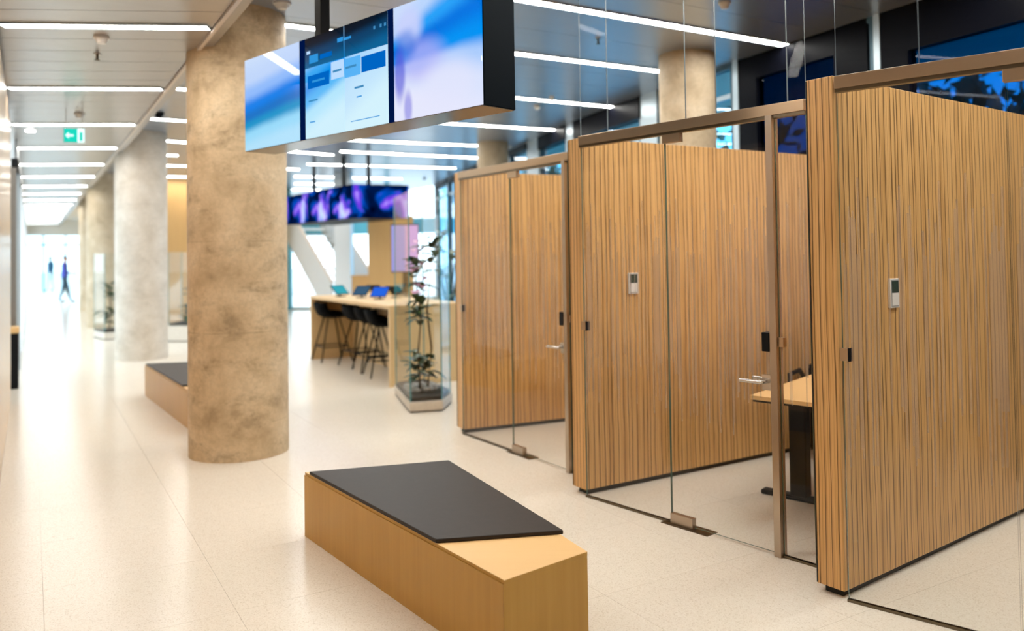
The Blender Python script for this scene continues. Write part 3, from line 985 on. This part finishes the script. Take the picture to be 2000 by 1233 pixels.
# local x along +u, local y along -v
MB().box(0, 3.25, -.98, 0, .935, .98).build('worktop', OAK_BAR, t, False, .003)
MB().box(0, .05, -.98, 0, 0, .935).build('end_panel', OAK_BAR, t)
MB().box(3.20, 3.25, -.98, 0, 0, .935).build('end_panel', OAK_BAR, t)
MB().box(.05, 3.20, -.70, -.65, 0.0, .935).build('front_panel', OAK_BAR, t)


SEATB = plain('black_seat_shell', (.0015, .0015, .0018), .6, 0, .03)


def stool_proto(label):
    t = thing('bar_stool', label, 'stool', (0, 0, 0), 0, 'black stools along the bar counter')
    # seat shell: grid swept from the front lip to the back, sides curling up
    top = []
    NU, NVV = 12, 10
    prof = [(.25, .640), (.21, .652), (.10, .645), (-.02, .640), (-.12, .650), (-.185, .685), (-.22, .74), (-.245, .81), (-.26, .875)]
    for j, (y, z) in enumerate(prof):
        s_ = j / (len(prof) - 1)
        wd = .255 + .02 * math.sin(s_ * math.pi) - .03 * s_
        for i in range(NU + 1):
            a = (i / NU - .5) * 2
            side = abs(a) ** 3
            zz = z + side * (.15 * math.sin(min(1, s_ * 1.3) * math.pi * .5) * (1 - s_ * .9) + .0)
            yy = y + side * .09 * s_
            top.append((a * wd, yy, zz))
    n = NU + 1; m_ = len(prof)
    fs = [(j * n + i, j * n + i + 1, (j + 1) * n + i + 1, (j + 1) * n + i) for j in range(m_ - 1) for i in range(NU)]
    me = bpy.data.meshes.new('seat')
    me.from_pydata(top, [], fs); me.materials.append(SEATB)
    bm = bmesh.new(); bm.from_mesh(me)
    bmesh.ops.recalc_face_normals(bm, faces=bm.faces)
    bmesh.ops.solidify(bm, geom=bm.faces[:], thickness=.045)
    bm.to_mesh(me); bm.free()
    me.polygons.foreach_set('use_smooth', [True] * len(me.polygons))
    link('seat', me, t)
    for sx in (-1, 1):
        for sy in (-1, 1):
            MB().tube([(sx * .10, sy * .09, .64), (sx * .25, sy * .24, .0)], .011, 8).build('leg', SEATB, t, True)
    c = [(sx * .1985, sy * .189, .22) for sx, sy in ((-1, -1), (1, -1), (1, 1), (-1, 1))]
    for p, q in zip(c, c[1:] + c[:1]):
        MB().tube([p, q], .009, 8).build('foot_rail', BLACK, t, True)
    return t

st = stool_proto('black bar stool at the far left end of the counter')
face = math.atan2(.507, .862) - math.pi / 2      # front of the seat towards the counter
stools = [((-2.77, 12.52), 'black bar stool standing apart at the far end of the counter'),
          ((-2.21, 11.88), 'black bar stool second from the far end of the counter'),
          ((-1.94, 11.36), 'black bar stool third from the far end of the counter'),
          ((-1.71, 10.87), 'black bar stool last in the row, closest to the glass planter')]
for i, (p, lab) in enumerate(stools):
    o = st if i == 0 else copy_tree(st)
    o.location = (*p, 0); o.rotation_euler = (0, 0, face + (.1 if i == 1 else -.05 * i)); o['label'] = lab


def tablet(p, rz, lab, mat):
    t = thing('tablet', lab, 'tablet', (*p, .98), rz, 'tablets on the bar counter')
    MB().box(-.06, .06, -.05, .05, 0, .012).build('base', BLACK, t)
    MB().tube([(0, .02, .012), (0, .0, .09)], .012, 8).build('stand', BLACK, t, True)
    vs = []
    c, s_ = math.cos(.7), math.sin(.7)

    def slab(x0, x1, l0, l1, d0, d1):
        pts = []
        for d in (d0, d1):
            for l in (l0, l1):
                for x in (x0, x1):
                    pts.append((x, c * l - s_ * d - .05, .04 + s_ * l + c * d))
        return pts, [(0, 2, 3, 1), (4, 5, 7, 6), (0, 1, 5, 4), (2, 6, 7, 3), (0, 4, 6, 2), (1, 3, 7, 5)]
    MB().add(*slab(-.12, .12, -.01, .19, 0, .010)).build('body', BLACK, t)
    MB().add(*slab(-.11, .11, 0, .18, .010, .012)).build('screen', mat, t)

TB1, TB2, TB3 = emit('tablet_teal', (.05, .45, .55), .9), emit('tablet_grey', (.06, .14, .24), .8), emit('tablet_blue', (.02, .12, .7), 1.1)
tablet((-2.56, 12.18), .9, 'tablet seen edge-on at the far left end of the counter', TB1)
tablet((-2.18, 11.78), -.35, 'tablet with a grey-blue screen in the middle of the counter', TB2)
tablet((-1.84, 11.30), -.25, 'tablet with a bright blue screen at the planter end of the counter', TB3)
tablet((-2.02, 12.2), 2.6, 'dark tablet turned away on the rear side of the counter', TB2)
tablet((-1.66, 11.7), 2.6, 'dark tablet turned away behind the bright blue one', TB2)

# ------------------------------------------------------------------ background furniture
t = MB().prism([(-3.17, 18.0), (-2.15, 17.85), (-2.3, 19.0), (-3.32, 19.1)], 0, 2.43).build('wooden_screen_wall', OAK_WALL)
tag(t, 'tall orange-brown wooden room divider behind the bar counter', 'room divider', None, 'thing')
t = thing('low_wood_cabinet', 'low wooden cabinet left of the tall wooden divider behind the bar', 'cabinet', (-3.42, 18.2, 0), ang((0, 0), (1, -.1)))
MB().box(-.16, .22, 0, .6, 0, 1.10).build('body', OAK_WALL, t, False, .004)
MB().box(-.17, .23, -.01, .6, 1.10, 1.14).build('top', OAK_WALL, t)
t = MB().box(-4.32, -3.93, 19.9, 20.3, 0, HC).build('square_pillar', WHITEP)
tag(t, 'bright white square pillar beyond the bar counter', 'pillar', None, 'thing')
# staircase
a, b = (-4.45, 20.2), (-6.5, 23.2)
L = dist(a, b)
t = thing('staircase', 'pale staircase with a solid sloping balustrade beyond the stained column', 'staircase', (*a, 0), ang(a, b))
H = 2.55
for i in range(14):
    x = L * i / 14
    MB().box(x, x + L / 14 + .03, -1.1, 0, H * (i + 1) / 14 - .05, H * (i + 1) / 14).build('step', WHITEP, t)
for y0, y1 in ((-1.16, -1.11), (.01, .06)):
    mb = MB()
    pr = [(0, 0), (L, H - .2), (L, H + .75), (0, .95), (-.1, .9), (-.1, 0)]
    vs = [(x, y0, z) for x, z in pr] + [(x, y1, z) for x, z in pr]
    n = len(pr)
    mb.add(vs, [tuple(range(n))[::-1], tuple(range(n, 2 * n))] + [(i, (i + 1) % n, n + (i + 1) % n, n + i) for i in range(n)])
    mb.build('balustrade', plain('stair_grey', (.62, .66, .68), .4), t)
    MB().tube([(-.1, (y0 + y1) / 2, .95), (0, (y0 + y1) / 2, 1.0), (L, (y0 + y1) / 2, H + .80)], .035, 8).build('handrail', TRIM, t, True)

# ------------------------------------------------------------------ glass planters
def leaf_mesh(l, w, bend=.25, name='leaf', mat=GREEN):
    mb = MB()
    n = 5
    vs = []
    for i in range(n + 1):
        s_ = i / n
        ww = w * math.sin(math.pi * (s_ * .88 + .08)) ** .8
        z = -bend * l * s_ * s_
        vs += [(-ww, l * s_, z + ww * .35), (0, l * s_, z), (ww, l * s_, z + ww * .35)]
    fs = []
    for i in range(n):
        for k in (0, 1):
            a = i * 3 + k
            fs.append((a, a + 1, a + 4, a + 3))
    mb.add(vs, fs)
    me = bpy.data.meshes.new(name)
    me.from_pydata(mb.v, [], mb.f); me.materials.append(mat)
    me.polygons.foreach_set('use_smooth', [True] * len(me.polygons))
    return me

LEAF = leaf_mesh(.17, .055)
LEAFB = leaf_mesh(.42, .10, .45)
PETAL = leaf_mesh(.05, .025, .1, 'petal', PINK)


def put_leaf(parent, me, p, rz, tilt, sc=1., name='leaf'):
    o = link(name, me, parent, p)
    o.rotation_euler = (tilt, 0, rz); o.scale = (sc, sc, sc)
    return o


def planter(pts, hb, hg, label, o=None):
    o = o or pts[0]
    t = thing('glass_planter', label, 'planter', (*o, 0), 0, 'glass display planters')
    P = [(x - o[0], y - o[1]) for x, y in pts]
    cx = sum(p[0] for p in P) / len(P); cy = sum(p[1] for p in P) / len(P)
    def sh(k): return [(p[0] + (cx - p[0]) * k, p[1] + (cy - p[1]) * k) for p in P]
    MB().prism(sh(.03), 0, .015).build('plinth_shadow', RUBBER, t)
    MB().prism(P, .015, hb).build('stone_base', STONE, t, False, .004)
    I = sh(.06)
    MB().prism(sh(.10), hb, hb + .04).build('soil_tray', SOIL, t)
    for i in range(len(I)):
        a, b = I[i], I[(i + 1) % len(I)]
        l = dist(a, b)
        MB().pane(.004, l - .004, -.005, .005, hb, hg).build('glass_pane', [GLASS, plain('planter_glass_edge', (.04, .30, .33), .1, 0, .8)], t, False, 0, (*a, 0), ang(a, b))
    return t, (cx, cy)

R_ = random.Random(5)
pts = [uv(7.65, 3.28), uv(7.57, 3.61), uv(7.95, 3.90), uv(8.85, 3.98), uv(8.80, 3.585)]
t, c = planter(pts, .105, 2.24, 'tall glass planter case with climbing plant beside the far booth', uv(7.65, 3.28))
mb = MB()
for _ in range(70):
    k = R_.random() * 6.28; rr = R_.random() ** .5 * .22
    s_ = .015 + .03 * R_.random()
    mb.ball((c[0] - .02 + math.cos(k) * rr * .8, c[1] - .05 + math.sin(k) * rr, .15 + s_ * .4), (s_, s_ * 1.2, s_ * .8), 6, 4)
o = mb.build('pebbles', PEBBLE, t, True); o['kind'] = 'stuff'
stemA = [(c[0] - .02, c[1] - .2, .14), (c[0] - .04, c[1] - .18, .55), (c[0] + .0, c[1] - .2, .95), (c[0] - .05, c[1] - .22, 1.3), (c[0] - .02, c[1] - .2, 1.75)]
stemB = [(c[0] + .05, c[1] - .15, .14), (c[0] + .10, c[1] - .16, .6), (c[0] + .06, c[1] - .18, 1.0), (c[0] + .12, c[1] - .14, 1.6)]
for s_ in (stemA, stemB):
    MB().tube(s_, [.014, .011, .009, .007, .005][:len(s_)], 7).build('stem', BARK, t, True)
for (hx, hy, hz, n, sp) in ((-.03, -.19, .42, 26, .10), (.08, -.16, .40, 14, .08), (-.02, -.2, 1.02, 24, .09), (-.05, -.21, 1.42, 14, .07), (.12, -.15, 1.62, 14, .07)):
    for _ in range(n):
        put_leaf(t, LEAF, (c[0] + hx + R_.uniform(-sp, sp) * .5, c[1] + hy + R_.uniform(-sp, sp) * .5, hz + R_.uniform(-.13, .13)), R_.random() * 6.28, R_.uniform(-.4, .9), R_.uniform(.6, 1.15))
for _ in range(26):
    put_leaf(t, PETAL, (c[0] - .04 + R_.uniform(-.07, .07), c[1] - .2 + R_.uniform(-.05, .05), 1.25 + R_.uniform(-.14, .5)), R_.random() * 6.28, R_.uniform(-.6, .9), R_.uniform(.8, 1.6), 'petal')

t, c = planter([uv(16.76, 2.24), uv(16.45, 2.70), uv(16.9, 3.1), uv(17.5, 2.6)], .30, 1.70, 'glass planter case seen in the gap between the two front corridor columns')
MB().tube([(c[0], c[1], .33), (c[0] + .03, c[1], .8), (c[0], c[1], 1.25)], [.02, .015, .008], 7).build('stem', BARK, t, True)
for _ in range(30):
    put_leaf(t, LEAF, (c[0] + R_.uniform(-.08, .08), c[1] + R_.uniform(-.08, .08), R_.choice((.55, .6, .95)) + R_.uniform(-.1, .1)), R_.random() * 6.28, R_.uniform(-.4, .9), R_.uniform(.8, 1.3))
t, c = planter([uv(18.70, 1.10), uv(17.95, 1.25), uv(17.95, 1.60), uv(18.7, 1.50)], .14, 1.70, 'narrow glass planter case between the second and third corridor columns')
MB().tube([(c[0], c[1], .17), (c[0] + .03, c[1], .6), (c[0], c[1], 1.1)], [.02, .015, .008], 7).build('stem', BARK, t, True)
for _ in range(30):
    put_leaf(t, LEAF, (c[0] + R_.uniform(-.08, .08), c[1] + R_.uniform(-.08, .08), R_.choice((.35, .5, .8, 1.0)) + R_.uniform(-.1, .1)), R_.random() * 6.28, R_.uniform(-.4, .9), R_.uniform(.8, 1.3))
# big potted plant near the windows
px, py = -.95, 12.0
t = thing('potted_plant', 'large leafy potted plant behind the glass planter by the windows', 'plant', (px, py, 0))
MB().cyl(0, 0, .17, 0, .40, 28, 0, .21).build('pot', WHITE, t, True)
MB().cyl(0, 0, .19, .40, .41, 24).build('soil', SOIL, t)
for i in range(16):
    k = i * 2.4; hgt = .8 + .07 * i
    MB().tube([(0, 0, .40), (.04 * math.cos(k), .04 * math.sin(k), hgt * .6), (.16 * math.cos(k), .16 * math.sin(k), hgt)], .008, 6).build('stem', GREEN, t, True)
    put_leaf(t, LEAFB, (.16 * math.cos(k), .16 * math.sin(k), hgt), k - 1.57, .5, 1.)

# added lit panel standing in for a pink screen reflection behind the planter
t = thing('reflection_panel', 'added lit panel with pink and lilac halves standing in for a screen reflection', 'display', (-2.05, 14.2, 0), ang((0, 0), (1, .1)))
MB().box(-.05, .43, 0, .06, 1.28, 2.12).build('housing', BLACK, t)
MB().box(-.04, .19, -.004, 0, 1.30, 2.10).build('screen', emit('lilac', (.42, .40, .85), 1.0), t)
MB().box(.19, .42, -.004, 0, 1.30, 2.10).build('screen', emit('pink', (.80, .48, .78), 1.0), t)
MB().box(.14, .24, .01, .05, 0.02, 1.28).build('stand', BLACK, t)
MB().box(-.0, .38, -.12, .16, 0, .02).build('foot', BLACK, t)

# ------------------------------------------------------------------ people
def person(loc, rz, label, shirt, trousers, hairc, carry=None, stride=.20, H=1.72):
    t = thing('person', label, 'person', (*loc, 0), rz)
    k = H / 1.72
    V, E, Rr = [], [], []

    def add(p, r, par=None):
        V.append(tuple(x * k for x in p)); Rr.append(r * k)
        if par is not None: E.append((par, len(V) - 1))
        return len(V) - 1
    pel = add((0, 0, .93), .145)
    wa = add((0, -.005, 1.08), .125, pel)
    ch = add((0, 0, 1.27), .150, wa)
    sh = add((0, 0, 1.40), .12, ch)
    ne = add((0, .01, 1.47), .055, sh)
    hb = add((0, .02, 1.53), .075, ne)
    hm = add((0, .03, 1.61), .095, hb)
    add((0, .02, 1.68), .07, hm)
    for sx in (-1, 1):
        st_ = stride * sx
        hip = add((sx * .09, 0, .88), .10, pel)
        kn = add((sx * .10, st_ * .45 + .03, .49), .062, hip)
        an = add((sx * .10, st_, .09), .042, kn)
        hl = add((sx * .10, st_ + .05, .045), .04, an)
        add((sx * .105, st_ + .19, .03), .03, hl)
        so = add((sx * .19, 0, 1.39), .065, sh)
        if carry:
            el = add((sx * .24, .03, 1.12), .045, so)
            wr = add((sx * .12, .24, 1.08), .032, el)
            dirv = (-sx * .3, .9, .0)
        else:
            el = add((sx * .25, -st_ * .2, 1.12), .045, so)
            wr = add((sx * .25, -st_ * .35 + .05, .88), .032, el)
            dirv = (0, .1, -1.)
        px_, py_, pz_ = V[wr][0] / k, V[wr][1] / k, V[wr][2] / k
        pm = add((px_ + dirv[0] * .05, py_ + dirv[1] * .05, pz_ + dirv[2] * .05), .030, wr)
        for f in range(4):
            off = (f - 1.5) * .018
            ln = (.075, .09, .085, .065)[f]
            b0 = add((px_ + dirv[0] * .09 + (off if not carry else 0), py_ + dirv[1] * .09, pz_ + dirv[2] * .09 + (off if carry else 0)), .010, pm)
            add((px_ + dirv[0] * (.09 + ln) + (off if not carry else -sx * .02), py_ + dirv[1] * (.09 + ln), pz_ + dirv[2] * (.09 + ln) + (off if carry else 0)), .007, b0)
        add((px_ + dirv[0] * .08 + (.0 if carry else -sx * .035), py_ + dirv[1] * .08 + .02, pz_ + dirv[2] * .08 + (.045 if carry else .0)), .009, pm)
    me = bpy.data.meshes.new('body')
    me.from_pydata(V, E, [])
    ob = link('tmp_body', me)
    md = ob.modifiers.new('skin', 'SKIN')
    for i, sv in enumerate(me.skin_vertices[0].data):
        sv.radius = (Rr[i], Rr[i]); sv.use_root = (i == 0)
    sb = ob.modifiers.new('sub', 'SUBSURF'); sb.levels = 2; sb.render_levels = 2
    dg = bpy.context.evaluated_depsgraph_get()
    m2 = bpy.data.meshes.new_from_object(ob.evaluated_get(dg))
    bpy.data.objects.remove(ob)
    m2.name = 'body'
    m2.materials.clear()
    sk = bpy.data.materials.get('skin_tone') or plain('skin_tone', (.55, .34, .25), .5)
    shoes = bpy.data.materials.get('dark_shoe') or plain('dark_shoe', (.02, .02, .025), .5)
    for mm in (sk, shirt, trousers, shoes): m2.materials.append(mm)
    for p in m2.polygons:
        c_ = p.center / k
        if c_.z > 1.46: p.material_index = 0
        elif c_.z < .085: p.material_index = 3
        elif carry and c_.y > .19 and c_.z > 1.0: p.material_index = 0
        elif not carry and abs(c_.x) > .19 and c_.z < .90: p.material_index = 0
        elif c_.z > .93: p.material_index = 1
        elif abs(c_.x) > .2 and c_.z > .85: p.material_index = 1
        else: p.material_index = 2
        p.use_smooth = True
    b = link('body', m2, t)
    mb = MB().ball((0, .012 * k, 1.655 * k), (.083 * k, .095 * k, .078 * k), 14, 9)
    mb.build('hair', hairc, t, True)
    fm = MB()
    for sx in (-1, 1):
        fm.ball((sx * .03 * k, .118 * k, 1.625 * k), .009 * k, 6, 4, 0)
    fm.ball((0, .128 * k, 1.595 * k), (.011 * k, .016 * k, .02 * k), 6, 5, 1)
    fm.ball((0, .113 * k, 1.555 * k), (.022 * k, .006 * k, .006 * k), 6, 4, 2)
    for sx in (-1, 1):
        fm.ball((sx * .09 * k, .02 * k, 1.60 * k), (.012 * k, .018 * k, .03 * k), 6, 5, 1)
    fm.build('face', [shoes, sk, bpy.data.materials.get('lip') or plain('lip', (.45, .18, .15), .5)], t, True)
    return t

BLUE = plain('blue_shirt', (.06, .09, .52), .7)
NAVYT = plain('dark_teal_trousers', (.02, .06, .09), .7)
HAIR = plain('dark_hair', (.03, .02, .015), .6)
COAT = plain('teal_coat', (.02, .10, .16), .7)
PALE = plain('pale_trousers', (.75, .78, .80), .7)
pl_ = (-16.72, 30.6)
person(pl_, math.radians(-70), 'person in a blue top and dark trousers walking with papers in the corridor', BLUE, NAVYT, HAIR, True)
t = thing('paper_stack', 'pale sheaf of papers held by the walking person', 'papers', (pl_[0] + .33, pl_[1] + .12, 1.10), math.radians(-70))
MB().box(-.15, .15, -.015, .015, -.10, .12).build('sheet', plain('paper', (.85, .86, .88), .6), t)
person(uv(47.6, .88), math.radians(150), 'distant person in a dark teal coat outside the corridor end doors', COAT, PALE, HAIR, False, .1, 1.75)
